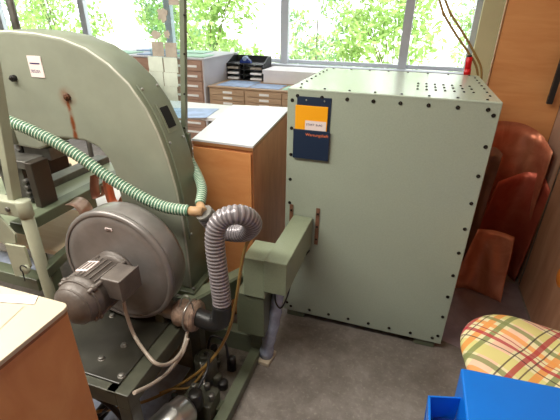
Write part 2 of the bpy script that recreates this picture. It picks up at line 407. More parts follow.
for i in range(10):
    z = ZB+.05+i*(ZT-ZB-.10)/9.0
    for x in (X0+.022, X1-.022): screw((x, Y0, z), cab)
for i in range(8):
    x = X0+.05+i*(X1-X0-.1)/7
    for y in (Y0+.03, Y1-.03): screw((x, y, ZT), cab, SCREW_S, 'z')
for i in range(1, 8):
    for x in (X0+.03, X1-.03): screw((x, Y0+.03+i*(Y1-Y0-.06)/8, ZT), cab, SCREW_S, 'z')
for y in (1.85, 1.935, 2.02):
    for i in range(7): screw((.02+i*.037, y+.0, ZT), cab, SCREW_S, 'z', 'vent_stud')
# document pouch and booklet
pc = [W(298, 98, y=Y0), W(333.5, 102, y=Y0), W(329, 160, y=Y0), W(293, 155, y=Y0)]
px0, px1 = -.468, -.314
po = thing('document_holder', 'navy blue document wallet fixed to the upper left of the green cabinet', 'document holder', ((px0+px1)/2, Y0, .945))
MB().box(px0+.004, px1, Y0-.003, Y0, .96, 1.215, .001).out('back_panel', 'navy', po)
MB().box(px0-.006, px1+.004, Y0-.014, Y0-.009, .942, 1.075, .0015).box(px0-.006, px1+.004, Y0-.012, Y0-.001, .942, .948, .001).out('pocket', 'navy', po)
for x in (px0+.045, px1-.03): 
    s_ = MB().cyl((x, Y0-.005, 1.200), (x, Y0-.003, 1.200), .0035, 10).out('rivet', 'steel', po)
text_obj('Wartungsheft', .0185, (px0+.05, Y0-.0145, 1.049), 'text_orange', po)
bk = thing('booklet', 'yellow booklet with a pale label tucked in the navy wallet', 'booklet', (-.40, Y0-.006, .96))
MB().box(px0-.001, px1-.012, Y0-.008, Y0-.004, .96, 1.178, .001).out('cover', 'yellow', bk)
MB().box(px0+.045, px1-.016, Y0-.0088, Y0-.0081, 1.06, 1.115, 0).out('paper_label', 'label_pink', bk)
text_obj('START  B-AG', .0125, (px0+.05, Y0-.0092, 1.094), 'text_dark', bk)
# ============================================================ DUCT to the cabinet
dz0, dz1 = .492, .648
du = thing('duct_channel', 'long green box duct running from the machine to the cabinet front', 'duct', (-.413, 1.45, dz0))
MB().box(-.462, -.365, 1.235, Y0-.006, dz0, dz1, .004).out('duct_body', 'duct', du)
for x in (-.484, -.352):
    MB().box(x, x+.018, Y0-.006, Y0-.001, .50, .70, .001).out('flange', 'flange_brown', du)
    for z in (.53, .6, .67): screw((x+.009, Y0-.006, z), du, SCREW_S)
# ============================================================ MACHINE (throat frame)
mac = thing('throat_frame_machine', 'huge old green arched machine frame with rust streak and paper label', 'machine', (-1.1, 1.33, 0))
OUT = [(-.812, .41), (-.812, .6), (-.818, .75), (-.832, .9), (-.856, 1.02), (-.885, 1.12), (-.925, 1.21), (-.985, 1.295), (-1.06, 1.36), (-1.15, 1.41), (-1.25, 1.44), (-1.37, 1.455), (-1.5, 1.46), (-1.7, 1.45), (-2.0, 1.42),
       (-2.05, 1.3), (-2.05, 1.0), (-1.9, .99), (-1.66, .99), (-1.50, .985), (-1.46, 1.00), (-1.44, 1.03), (-1.36, 1.05), (-1.24, 1.05), (-1.18, 1.03), (-1.14, .985), (-1.12, .92), (-1.115, .8), (-1.12, .6), (-1.13, .41)]
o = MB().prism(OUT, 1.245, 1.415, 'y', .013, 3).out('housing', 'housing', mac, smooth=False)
o.data.materials.append(M['housing_highlight']); o.data.materials.append(M['housing_edge'])
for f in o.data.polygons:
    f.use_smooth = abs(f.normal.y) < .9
    f.material_index = 0 if abs(f.normal.y) > .95 else (1 if abs(f.normal.y) > .35 else 2)  # by face direction: plain face, painted highlight on bevel, painted shade on rim
# housing edge: cover strip with viewing slot
def rim(k0, k1, off, y0, y1, name, mat):
    import_pts = []
    P = smooth_path([Vector((a, b, 0)) for a, b in OUT[:14]], 6)
    seg = P[k0:k1]; A = []; B = []
    for i, p_ in enumerate(seg):
        t = (P[min(k0+i+1, len(P)-1)]-P[max(k0+i-1, 0)]).normalized(); nn = Vector((t.y, -t.x, 0))
        A.append((p_.x+nn.x*off, p_.y+nn.y*off)); B.append((p_.x-nn.x*.001, p_.y-nn.y*.001))
    return MB().prism(A+B[::-1], y0, y1, 'y', .0015, 1).out(name, mat, mac)
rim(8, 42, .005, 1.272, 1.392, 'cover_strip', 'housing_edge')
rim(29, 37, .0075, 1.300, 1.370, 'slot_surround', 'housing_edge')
rim(30, 36, .0095, 1.308, 1.362, 'viewing_slot', 'slot_black')
for k in (9, 27, 40):
    P = smooth_path([Vector((a, b, 0)) for a, b in OUT[:14]], 6)
    for y in (1.283, 1.38): 
        MB().cyl((P[k].x, y, P[k].y), (P[k].x+.010, y, P[k].y+.003), .005, 10).out('screw', 'steel', mac)
# ridge, bolts, label on the face
MB().tube([(-1.63, 1.244, 1.43), (-1.635, 1.242, 1.3), (-1.635, 1.242, 1.15), (-1.62, 1.243, 1.0)], .012, 10).out('face_ridge', 'housing', mac)
p = W(15, 78, y=1.245); MB().cyl((p.x, 1.228, p.z), (p.x, 1.248, p.z), .013, 16).cyl((p.x, 1.222, p.z), (p.x, 1.23, p.z), .008, 6).out('bolt', 'black', mac)
p = W(68, 97, y=1.245); MB().cyl((p.x, 1.234, p.z), (p.x, 1.248, p.z), .014, 16).cyl((p.x, 1.228, p.z), (p.x, 1.236, p.z), .008, 6).out('bolt', 'rust', mac)
p = W(141, 210, y=1.245); MB().cyl((p.x, 1.236, p.z), (p.x, 1.248, p.z), .013, 16).out('bolt', 'rust', mac)
p = W(34, 76, y=1.244)
MB().box(p.x-.012, p.x+.055, 1.2425, 1.2448, p.z-.004, p.z+.075, .0003).out('label_plate', 'label_pink', mac)
MB().box(p.x-.004, p.x+.045, 1.2420, 1.2426, p.z+.045, p.z+.050, 0).out('printed_line', 'text_dark', mac)
text_obj('305201', .0165, (p.x-.008, 1.2422, p.z+.013), 'text_dark', mac)
# column foot plate and channel rail
MB().box(-1.16, -.785, 1.22, 1.46, .385, .412, .004).out('foot_plate', 'beam', mac)
for x, y in ((-.80, 1.245), (-.80, 1.44)): MB().cyl((x, y, .41), (x, y, .422), .009, 6).out('bolt', 'dull_steel', mac)
# bed: rail from column towards the back with bright top, and long beams
a0, a1 = W(192, 292, z=.40), W(252, 242, z=.40)
def rail(a, b, wl, z0, z1, mb):
    t = (Vector((b.x, b.y, 0))-Vector((a.x, a.y, 0))).normalized(); nn = Vector((t.y, -t.x, 0))*wl
    q = [(a.x, a.y), (a.x+nn.x, a.y+nn.y), (b.x+nn.x, b.y+nn.y), (b.x, b.y)]
    return mb.hexa([(x, y, z0) for x, y in q], [(x, y, z1) for x, y in q], .002)
mb = MB(); rail(Vector((-.86, 1.17, 0)), Vector((-.66, 1.53, 0)), .07, .34, .40, mb); mb.out('bed_rail', 'duct', mac)
mb = MB(); rail(Vector((-.795, 1.16, 0)), Vector((-.60, 1.53, 0)), .02, .30, .405, mb); mb.out('bed_rail', 'beam', mac)
# box column that carries the duct
MB().box(-.560, -.464, 1.25, 1.40, .44, .634, .004).out('upper_gearbox', 'duct', mac)
MB().box(-.60, -.470, 1.258, 1.40, .215, .44, .004).out('lower_gearbox', 'beam', mac)
MB().box(-.57, -.515, 1.335, 1.39, .0, .22, .003).out('leg', 'beam', mac)
# floor frame / tray
MB().box(-.565, -.515, .55, 1.39, .0, .055, .003).out('base_beam', 'beam', mac)
MB().box(-1.5, -.565, 1.33, 1.39, .0, .13, .003).out('base_beam', 'beam', mac)
MB().box(-.66, -.565, .97, 1.02, .005, .055, .003).out('base_beam', 'beam', mac)
MB().box(-1.5, -.566, .45, 1.33, .012, .02, .001).out('drip_tray', 'tray', mac)
# lower jaw: long bed arm to the left with tool blocks
ZJ = .83
j0, j1 = W(38, 226, z=ZJ), W(118, 178, z=ZJ)
# ============================================================ work bed seen through the throat
jaw = thing('bending_bench', 'green steel machine bed seen through the machine throat', 'bench', (-2.0, 1.9, 0))
def quadz(pix, z): return [W(a, b, z=z) for a, b in pix]
def slab(pix, z1, th, mb, bev=.003):
    q = quadz(pix, z1); return mb.hexa([(v.x, v.y, z1-th) for v in q], [(v.x, v.y, z1) for v in q], bev)
MB().box(-1.50, -1.43, 1.02, 1.80, .695, .745, .004).out('front_rail', 'beam', jaw)
MB().box(-1.64, -1.50, 1.02, 1.80, .705, .730, .003).out('bed_plate', 'duct', jaw)
MB().box(-1.72, -1.64, 1.02, 1.80, .70, .765, .004).out('rear_rail', 'dull_steel', jaw)
MB().box(-2.0, -1.72, 1.02, 1.60, .70, .735, .003).out('side_plate', 'duct', jaw)
for x in (-1.50, -1.95):
    for y in (1.40, 1.72): MB().box(x, x+.05, y, y+.05, 0, .70, .004).out('leg', 'beam', jaw)
# tool blocks standing on the bed
def block(pxl, pyb, pxr, pyt, y, dep, name, mat, label, cat, par=None):
    a = W(pxl, pyb, y=y); b = W(pxr, pyt, y=y); a.x, b.x = min(a.x, b.x), max(a.x, b.x)
    o = MB().box(a.x, b.x, y, y+dep, a.z, b.z, .004).out(name, mat, base=((a.x+b.x)/2, y+dep/2, a.z) if par is None else None, parent=par)
    if par is None: tag(o, label, cat)
    return o
# brake-like steel block at left front of the bed
dR, dL = W(53, 203, z=.746), W(36, 207, z=.746)
y_ = min(dR.y, dL.y); x1_, x0_ = dR.x, dL.x
bl = thing('steel_die_block', 'dark heavy steel block standing on the green bed at left', 'block', ((x0_+x1_)/2, y_, .746))
tz = W(42, 166, y=y_).z
MB().box(x0_, x1_, y_, y_+.09, .746, tz, .004).out('body', 'dull_black', bl)
MB().box(x0_-.26, x0_-.003, y_+.01, y_+.12, tz-.035, tz, .004).box(x0_-.20, x0_-.06, y_+.03, y_+.10, .766, tz-.034, .002).out('top_bar', 'dull_steel', bl)
for k in range(4): MB().cyl((x0_-.03, y_+.0, .775+k*.028), (x0_-.03, y_+.03, .775+k*.028), .012, 12).out('spacer_roller', 'dull_steel', bl)
# punch head below the arm
p = W(42, 150, y=1.30)
pu = thing('punch_head', 'dark punch tool mounted below the green arm', 'tool', (p.x, 1.33, .80))
MB().box(p.x-.075, p.x+.075, 1.27, 1.39, .93, .988, .004).out('tool_holder', 'dull_steel', pu)
MB().box(p.x-.045, p.x+.05, 1.275, 1.385, .86, .93, .004).out('punch_body', 'black', pu)
MB().box(p.x-.105, p.x-.076, 1.265, 1.36, .93, 1.01, .004).out('clamp', 'black', pu)
MB().cyl((p.x-.09, 1.255, .975), (p.x-.09, 1.27, .975), .012, 12).out('clamp_knob', 'steel', pu)
MB().box(p.x-.03, p.x+.03, 1.26, 1.275, .87, .92, .002).out('wear_plate', 'rust', pu)
# wooden board table under the throat
bd = thing('board_table', 'pale wooden board table behind the grey blower', 'table', (-1.8, 1.9, 0))
q = quadz([(-30, 212), (-30, 262), (66, 262), (150, 178)], .50)
xs0, xs1, ys0, ys1 = -2.6, -1.27, 1.19, 2.3
MB().prism([(-2.6, 1.19), (-1.27, 1.19), (-1.27, 1.47), (-1.0, 1.47), (-1.0, 2.3), (-2.6, 2.3)], .475, .50, 'z', .002, 1).out('table_top', 'board_wood', bd)
for x in (xs0+.05, xs1-.11):
    for y in (ys0+.05, ys1-.1): MB().box(x, x+.06, y, y+.06, 0, .475, .003).out('leg', 'beam', bd)
tag(MB().box(-1.85, -1.25, 1.6, 2.1, .5015, .5045, .0005, rz=.15).out('paper_sheet', 'paper', base=(-1.41, 1.89, .5)), 'white paper sheet lying on the pale board near the copper strips', 'paper')
# copper strips (curled)
def strip(pts, w_, name, mat, label, along=Vector((0, 1, 0)), group=None):
    P = smooth_path(pts, 8); rows = [[p_, p_+along*w_*.5, p_+along*w_] for p_ in P]
    b = MB().sheet(rows, .0016); base = min(P, key=lambda v: v.z); o = b.out(name, mat, base=base)
    return tag(o, label, 'metal strip', group)
q = [W(a, b, y=1.40) for a, b in ((90, 176), (90, 190), (93, 199), (101, 194), (101, 186))]
strip(q, .05, 'copper_strip', 'copper_dark', 'short copper strip hooked below the pale green hose, left one', Vector((.3, .9, 0)))
q = [W(a, b, y=1.38) for a, b in ((102, 178), (104, 190), (108, 203), (115, 205), (121, 196))]
strip(q, .05, 'copper_strip', 'copper', 'S-shaped copper strip hanging beside the column, right one', Vector((.3, .9, 0)))
oc = smooth_path([W(a, b, y=1.30) for a, b in ((68, 203), (78, 197), (88, 201), (94, 212), (96, 226))], 6)
ic = smooth_path([W(a, b, y=1.20) for a, b in ((65, 205), (73, 206), (79, 213), (83, 222), (85, 232))], 6)
tag(MB().sheet([[a.lerp(b, k/4) for k in range(5)] for a, b in zip(oc, ic)], .0016).out('curled_strip', 'curl_metal', base=ic[-1]), 'wide curled brown metal strip rising behind the grey blower', 'metal strip')
# ============================================================ MOTOR STAND
ZS = .40
st = thing('motor_stand', 'dark green steel stand carrying the grey blower and motor', 'stand', (-.96, .95, 0))
sx0, sx1, sy0, sy1 = -1.22, -.735, .69, 1.20
MB().box(sx0, sx1-.055, sy0+.03, sy1-.02, ZS-.012, ZS+.006, .003).out('base_plate', 'dark_plate', st)
MB().box(sx1-.05, sx1, sy0, sy1, ZS-.07, ZS, .003).box(sx1-.085, sx1-.05, sy0, sy1, ZS-.012, ZS-.002, .001).out('side_rail', 'dark_green', st)
MB().box(sx0, sx0+.05, sy0, sy1, ZS-.07, ZS, .003).out('side_rail', 'dark_green', st)
MB().box(sx0+.05, sx1-.05, sy0, sy0+.04, ZS-.07, ZS-.002, .003).out('front_rail', 'dark_green', st)
MB().box(sx0+.05, sx1-.05, sy1-.04, sy1, ZS-.07, ZS-.002, .003).out('rear_rail', 'dark_green', st)
for x in (sx0, sx1-.05):
    for y in (sy0, sy1-.05): MB().box(x, x+.05, y, y+.05, .02, ZS-.068, .003).out('leg', 'dark_green', st)
for x, y in ((sx1-.068, sy0+.06), (sx1-.15, sy0+.18), (sx0+.30, sy0+.10), (sx1-.30, sy0+.30)):
    MB().cyl((x, y, ZS-.004), (x, y, ZS+.014), .011, 6).cyl((x, y, ZS-.002), (x, y, ZS+.008), .014, 16).out('bolt', 'dull_steel', st)
# handwheel below the stand
hw = W(92, 424, y=.74)
wh = thing('handwheel', 'black spoked handwheel below the motor stand', 'wheel', (hw.x, .76, hw.z-.16))
cpt = Vector((hw.x, .77, hw.z)); R_ = .135
MB().tube([cpt+Vector((math.cos(a*math.pi/20)*R_, 0, math.sin(a*math.pi/20)*R_)) for a in range(40)], .011, 10, close=True).out('rim', 'black', wh)
for k in range(3):
    a = k*2*math.pi/3+.9; MB().tube([cpt, cpt+Vector((math.cos(a)*R_, 0, math.sin(a)*R_))], .007, 8).out('spoke', 'black', wh)
MB().cyl(cpt+Vector((0, -.02, 0)), cpt+Vector((0, .05, 0)), .025, 20).out('hub', 'black', wh)
tag(MB().box(-1.20, -.80, .62, 1.15, .0205, .0225, .0005).out('pale_sheet', 'pipe_white', base=(-1.0, .88, .0205)), 'pale sheet lying on the tray below the motor stand', 'sheet')  # thin pale sheet, lighter than the tray around it
# ============================================================ BLOWER + MOTOR
BC = Vector((-.970, 1.0, .650))
blo = thing('blower', 'round dusty grey steel blower housing with electric motor in front', 'blower', (BC.x, 1.05, ZS+.006))
MB().tube_profile((BC.x, .995, BC.z), (0, 1, 0), [(0, 0), (0, .19), (.003, .218), (.012, .230), (.03, .234), (.10, .234), (.118, .228), (.124, .21), (.124, 0)], 72).out('fan_housing', 'blower', blo)
MB().tube_profile((BC.x, 1.0, BC.z), (0, 1, 0), [(-.004, .222), (-.006, .230), (.0, .238), (.012, .240), (.02, .236), (.02, .226), (-.004, .222)], 72).out('rim_band', 'blower', blo)
MB().box(BC.x-.012, BC.x+.018, .992, .9945, BC.z+.168, BC.z+.178, .0005).out('nameplate', 'label_pink', blo)
MB().box(BC.x-.008, BC.x+.014, .9912, .992, BC.z+.171, BC.z+.175, 0).out('nameplate_print', 'plastic_black', blo)
for x in (-.16, .12): MB().box(BC.x+x, BC.x+x+.04, 1.02, 1.10, ZS+.004, BC.z-.17, .003).out('support_foot', 'dark_green', blo)
# outlet, fitting, elbow
OZ = .452; OY = 1.055
MB().cyl((-.98, OY, OZ), (-.735, OY, OZ), .036, 28).out('outlet_pipe', 'blower', blo)
b = MB().tube_profile((-.755, OY, OZ), (1, 0, 0), [(-.015, 0), (-.015, .042), (-.005, .052), (.01, .056), (.03, .050), (.05, .059), (.065, .055), (.07, .062), (.085, .058), (.085, 0)], 28)
b.out('taped_joint', 'tape', blo)
for k in range(2):
    x = -.705+k*.022; b = MB().tube([Vector((x, OY+math.cos(a*math.pi/14)*.060, OZ+math.sin(a*math.pi/14)*.060)) for a in range(28)], .004, 8, close=True); b.out('hose_clamp', 'tape' if k else 'steel', blo)
EE = W(222, 307, y=1.058)
el = [Vector((-.68, OY, OZ)), Vector((EE.x-.062, OY, OZ-.010)), Vector((EE.x-.028, OY+.001, OZ-.004)), Vector((EE.x-.006, OY+.002, OZ+.018)), EE+(W(221.5, 298, y=1.06)-EE)*.4]
MB().tube(smooth_path(el, 6), .037, 24).out('elbow', 'plastic_black', blo)
b = MB().tube(smooth_path([W(180, 306, y=1.0), W(183, 297, y=.99), W(188, 297, y=.985), W(192, 305, y=1.0), W(194, 312, y=1.02)], 6), .0022, 8); b.out('wire', 'steel', blo)
# motor
MX, MZ = BC.x, BC.z-.008
mo = thing('electric_motor', 'brown-grey electric motor with terminal box mounted on the blower', 'motor', (MX, .88, MZ-.09))
MB().tube_profile((MX, .995, MZ), (0, -1, 0), [(0, 0), (0, .088), (.012, .088), (.014, .078), (.04, .076), (.042, .080), (.16, .080), (.162, .084), (.17, .084), (.175, .080), (.20, .079), (.225, .070), (.24, .055), (.245, .03), (.247, 0)], 48).out('motor_body', 'motor', mo)
for k in range(26):
    a = k*2*math.pi/26
    if -.9 < a-0 < .7 or a > 2*math.pi-.5: continue
    c0 = Vector((MX+math.cos(a)*.080, 0, MZ+math.sin(a)*.080))
    MB().box(c0.x-.0025, c0.x+.0025, .84, .95, c0.z-.003, c0.z+.003, 0).out('cooling_fin', 'motor', mo)
for a in (.25, .75, 1.25, 1.75):
    c0 = Vector((MX+math.cos(a*math.pi)*.083, 0, MZ+math.sin(a*math.pi)*.083))
    MB().cyl((c0.x, .795, c0.z), (c0.x, .985, c0.z), .007, 10).cyl((c0.x, .812, c0.z), (c0.x, .826, c0.z), .013, 10).out('tie_bolt', 'motor', mo)
for r_, y in ((.082, .805), (.07, .775)):
    MB().tube([Vector((MX+math.cos(a*math.pi/18)*r_, y, MZ+math.sin(a*math.pi/18)*r_)) for a in range(36)], .004, 8, close=True).out('end_ring', 'motor', mo)
MB().box(MX-.04, MX+.012, .865, .93, MZ+.076, MZ+.083, .001, tilt=((MX, 0, MZ), 'Y', -.2)).out('nameplate', 'label_pink', mo)
for k in range(3): MB().box(MX-.036+k*.016, MX-.026+k*.016, .875, .92, MZ+.0832, MZ+.0838, 0, tilt=((MX, 0, MZ), 'Y', -.2)).out('nameplate_print', 'motor', mo)
MB().box(MX+.055, MX+.135, .855, .955, MZ-.005, MZ+.075, .005).out('terminal_box', 'motor', mo)
MB().box(MX+.133, MX+.139, .851, .959, MZ-.009, MZ+.079, .003).out('terminal_cover', 'motor', mo)
MB().cyl((MX+.10, .90, MZ-.03), (MX+.10, .90, MZ-.002), .011, 12).out('cable_gland', 'black', mo)
# milky hoses
pt = [(MX+.10, .90, MZ-.02), (MX+.105, .89, MZ-.08), W(134, 335, z=.445), W(146, 353, z=.43), W(157, 364, x=-.715), W(170, 363, x=-.70), W(182, 350, x=-.70), (-.715, OY, OZ-.05)]
tag(MB().tube(smooth_path(pt, 8), .0068, 12).out('clear_hose', 'clear_tube', base=pt[-1]), 'milky hose hanging in a loop from the motor terminal box', 'hose')
pt = [W(188, 338, x=-.69), W(182, 354, x=-.695), W(168, 372, x=-.71), W(152, 384, x=-.718), W(134, 393, x=-.722)]
tag(MB().tube(smooth_path(pt, 8), .0068, 12).out('clear_hose', 'clear_tube', base=pt[-1]), 'milky hose running under the stand rail towards the pump', 'hose')
# ============================================================ GREY FLEX HOSE
G = [EE]+[W(a, b, y=c) for a, b, c in ((221.5, 298, 1.06), (218, 270, 1.065), (215, 245, 1.07), (216, 229, 1.075), (223, 218.5, 1.085), (236, 214.5, 1.10), (247, 217, 1.13), (252.5, 224, 1.165), (247, 231.5, 1.195), (237, 233, 1.21), (226, 231.5, 1.215), (215, 225, 1.20), (206, 215, 1.17))]
GP = resample(smooth_path(G, 16), .0036)
gh = thing('flexible_hose', 'thick grey corrugated suction hose curling above the green machine bed', 'hose', G[0])
MB().tube(GP, .04, 24, rf=lambda i: .0315+[0, .003, .0045, .003][i % 4], mf=lambda i: 1 if i % 4 in (1, 2) else 0).out('hose_wall', ['hose_grey', 'hose_grey_b'], gh)
pe = Vector(G[-1]); dirv = (pe-Vector(G[-2])).normalized()
MB().tube([pe-dirv*.012, pe+dirv*.018], .033, 24).out('end_clamp', 'dull_steel', gh)
# green hoses meeting at the joint
J = pe+dirv*.018
jt = thing('hose_joint', 'tan rubber Y-joint between the two green hoses and grey hose', 'joint', J)
jl = W(190, 211, y=1.16); ju = W(200, 205, y=1.21)
MB().tube([J, J.lerp(Vector(jl), .6), jl], .019, 16).out('left_socket', 'tan_rubber', jt)
MB().tube([J, J.lerp(Vector(ju), .6), ju], .017, 16).out('upper_socket', 'tan_rubber', jt)
def ribbed(pts, r, label):
    P = resample(smooth_path(pts, 16), .0031)
    o = MB().tube(P, r, 16, rf=lambda i: r+[-.0008, .0018, .0014, -.0012][i % 4], mf=lambda i: 1 if i % 4 in (1,) else 0).out('green_hose', ['hose_green_a', 'hose_green_b'], base=pts[-1])
    return tag(o, label, 'hose')
ribbed([W(8, 121, y=1.10), W(28, 129, y=1.11), W(55, 142, y=1.12), W(80, 157, y=1.13), (W(108, 177, y=1.14)), W(140, 196, y=1.15), W(165, 207, y=1.155), jl], .021, 'pale green ribbed hose crossing in front of the arched machine')
ribbed([W(187, 150, y=1.50), W(190, 160, y=1.47), W(197, 174, y=1.40), W(202, 189, y=1.30), ju], .019, 'pale green ribbed hose going up behind the machine column')
# amber hose
pt = [W(252, 236, y=1.20), W(246, 246, y=1.19), W(241, 268, y=1.17), W(236, 300, y=1.15), W(229, 330, y=1.12), W(216, 354, y=1.08), W(196, 374, y=1.03), W(170, 390, y=.97), W(146, 401, y=.88), W(118, 408, y=.80), W(84, 414, y=.74)]
tag(MB().tube(smooth_path(pt, 8), .0065, 10).out('amber_hose', 'brown_tube', base=pt[-1]), 'thin amber hose curving from the duct down past the stand', 'hose')
pt = [W(206, 368, y=1.06), W(197, 380, y=1.02), W(188, 388, y=.99), W(172, 389, y=.95), W(160, 393, y=.9)]
tag(MB().tube(smooth_path(pt, 8), .005, 10).out('copper_pipe', 'brown_tube', base=pt[-1]), 'short thin tan tube beside the amber hose above the pump', 'hose')
# black cable along the duct
pt = [(-.365+.006, 1.60, .50), W(300, 262, y=1.5), W(292, 280, y=1.42), W(287, 297, y=1.38), W(281, 308, y=1.34), W(276, 303, y=1.33), W(275, 293, y=1.34)]
tag(MB().tube(smooth_path(pt, 8), .0038, 8).out('black_cable', 'cable_black', base=pt[4]), 'thin black cable hanging in a loop below the green duct', 'cable')
# wrapped pipe and block
pp = thing('support_pipe', 'leaning pale pipe wrapped in shiny film below the duct end', 'pipe', (-.49, 1.36, 0))
a, b_ = Vector((-.425, 1.37, .492)), Vector((-.492, 1.34, .024))
b = MB().tube([a.lerp(b_, k/14) for k in range(15)], .03, 20, rf=lambda i: .027+.006*math.sin(i*1.7)*math.sin(i*.9)+i*.0006); b.out('pipe_wrap', 'pipe_white', pp)
tag(MB().box(-.515, -.455, 1.29, 1.385, 0, .022, .003, rz=-.12).out('wood_block', 'cream_top', base=(-.485, 1.34, 0)), 'small pale wooden block on the floor under the wrapped pipe', 'block')
# ============================================================ PUMP in the tray
pu = thing('pump', 'oily pump with silver motor standing in the floor tray', 'pump', (-.75, .9, .02))
c0 = W(168, 412, y=.80)
MB().tube_profile((c0.x-.03, .70, .15), (.35, 1, .02), [(0, 0), (0, .05), (.01, .062), (.10, .065), (.12, .068), (.13, .068), (.14, .062), (.18, .060), (.195, .045), (.20, 0)], 36).out('pump_motor', 'steel', pu)
MB().box(c0.x-.03, c0.x+.10, .92, 1.02, .02, .12, .008).out('pump_block', 'dark_green', pu)
MB().box(c0.x-.06, c0.x+.02, .70, .84, .02, .075, .005).out('pump_foot', 'dark_green', pu)
MB().cyl((c0.x+.05, .91, .12), (c0.x+.05, .91, .205), .028, 20).out('filter_bowl', 'black', pu)
MB().cyl((c0.x-.02, 1.12, .02), (c0.x-.02, 1.12, .16), .05, 24).cyl((c0.x-.02, 1.12, .16), (c0.x-.02, 1.12, .18), .03, 20).out('oil_bowl', 'dark_green', pu)
MB().box(c0.x+.04, c0.x+.14, .78, .88, .02, .07, .006).out('valve_block', 'dull_steel', pu)
for k, (dx_, dy_, z_) in enumerate(((.0, .98, .12), (.05, 1.0, .12), (.09, .96, .12))): MB().cyl((c0.x+dx_, dy_, z_), (c0.x+dx_, dy_, z_+.03), .013, 6).out('fitting', 'dull_steel', pu)
MB().tube(smooth_path([(c0.x+.05, .93, .20), (c0.x+.06, 1.0, .24), (c0.x+.02, 1.08, .23), (c0.x-.02, 1.12, .18)], 8), .006, 10).out('pressure_hose', 'plastic_black', pu)
MB().tube(smooth_path([W(200, 362, y=1.08), W(204, 380, y=1.04), W(202, 392, y=1.0), W(196, 399, y=.98)], 8), .004, 8).out('steel_line', 'steel', pu)
MB().tube(smooth_path([(c0.x-.06, 1.2, .05), (c0.x-.03, 1.2, .2), (c0.x+.03, 1.22, .16), (c0.x+.06, 1.18, .04)], 8), .006, 10).out('oil_line', 'plastic_black', pu)
random.seed(3)
for k in range(9):
    x, y = c0.x+random.uniform(-.1, .13), random.uniform(.9, 1.25); s_ = random.uniform(.012, .024)
    MB().cyl((x, y, .02), (x, y, .05+random.random()*.05), s_, 8).out('fitting', random.choice(['dull_steel', 'black', 'dark_green']), pu)
# ============================================================ WOODEN CABINET with grey top
wc = thing('filing_cabinet', 'orange wooden cabinet with pale grey top behind the machine column', 'cabinet', (-.80, 1.95, 0))
A, B, Cc, D_ = Vector((-.945, 1.585, 0)), Vector((-.635, 1.575, 0)), Vector((-.715, 2.42, 0)), Vector((-1.085, 2.36, 0))
def shr(q, k): 
    c = sum(q, Vector())/len(q); return [c+(v-c)*k for v in q]
q = [A, B, Cc, D_]
qi = shr(q, .985)
MB().hexa([(v.x, v.y, .0) for v in qi], [(v.x, v.y, .975) for v in qi], .003).out('body', 'side_wood', wc)
MB().hexa([(v.x, v.y, .975) for v in q], [(v.x, v.y, .99) for v in q], .001).out('top_edge', 'edge_wood', wc)
MB().hexa([(v.x, v.y, .99) for v in q], [(v.x, v.y, 1.0) for v in q], .001).out('worktop', 'worktop', wc)
f1 = A.lerp(B, .02); f2 = A.lerp(B, .97); nn = Vector((.065, -1, 0)).normalized()*.008
MB().hexa([(f1.x, f1.y, .03), (f2.x, f2.y, .03), (f2.x+nn.x, f2.y+nn.y, .03), (f1.x+nn.x, f1.y+nn.y, .03)], [(f1.x, f1.y, .965), (f2.x, f2.y, .965), (f2.x+nn.x, f2.y+nn.y, .965), (f1.x+nn.x, f1.y+nn.y, .965)], .001).out('door', 'orange_wood', wc)
# ============================================================ FRONT LEFT CABINET
fc = thing('low_cupboard', 'near orange wooden cupboard with cream top at lower left', 'cupboard', (-1.1, .35, 0))
cx, cy, cz = -.722, .572, .88
MB().box(-1.7, cx-.008, -.5, cy-.006, 0, cz-.012, .003).out('body', 'cupboard_wood', fc)
pts = [(-1.7, -.5), (cx, -.5)]+[(cx-.02+.02*math.cos(a), cy-.02+.02*math.sin(a)) for a in (0, .4, .8, 1.2, 1.57)]+[(-1.7, cy)]
MB().prism(pts, cz-.012, cz, 'z', .001, 1).out('top', 'cream_top', fc)
MB().prism([(x-.002 if x > -1.6 else x, y-.002 if y > 0 else y) for x, y in pts], cz-.022, cz-.012, 'z', .001, 1).out('top_edge', 'edge_wood', fc)
p = W(40, 299, z=cz); 
tag(MB().hexa([W(a, b, z=cz+.0005) for a, b in ((-12, 294), (38, 296), (34, 304), (-12, 301))], [W(a, b, z=cz+.0025) for a, b in ((-12, 294), (38, 296), (34, 304), (-12, 301))], 0).out('paper_strip', 'paper', base=(p.x, p.y, cz+.0005)), 'white punched paper strip lying on the cream cupboard top', 'paper')
tag(MB().hexa([W(a, b, z=cz+.0004) for a, b in ((-25, 304), (24, 306), (-8, 336), (-40, 332))], [W(a, b, z=cz+.0014) for a, b in ((-25, 304), (24, 306), (-8, 336), (-40, 332))], 0).out('tracing_sheet', 'cream_top', base=(p.x-.1, p.y-.1, cz+.0004)), 'thin greyish sheet lying near the front of the cream cupboard top', 'sheet')
# ============================================================ LEFT POSTS / LEVER MACHINE
lm = thing('lever_shear_frame', 'pale green steel post with clamp and gusset at left edge', 'frame', (-1.25, .95, 0))
yp = 1.0
def T(a, b): return W(a, b, y=yp)
b0, b1 = T(14, 206), T(-13, 50)
MB().hexa([(b0.x-.016, yp-.01, b0.z), (b0.x+.014, yp-.01, b0.z), (b0.x+.014, yp+.03, b0.z), (b0.x-.016, yp+.03, b0.z)], [(b1.x-.016, yp-.01, b1.z), (b1.x+.014, yp-.01, b1.z), (b1.x+.014, yp+.03, b1.z), (b1.x-.016, yp+.03, b1.z)], .003).out('flat_post', 'light_green', lm)
c1 = T(22, 200); c2 = T(24, 216)
MB().cyl((c1.x, yp, c2.z), (c1.x, yp, c1.z), .028, 24).box(c1.x-.16, c1.x-.005, yp-.026, yp+.026, c2.z+.004, c1.z-.004, .006).out('clamp', 'light_green', lm)
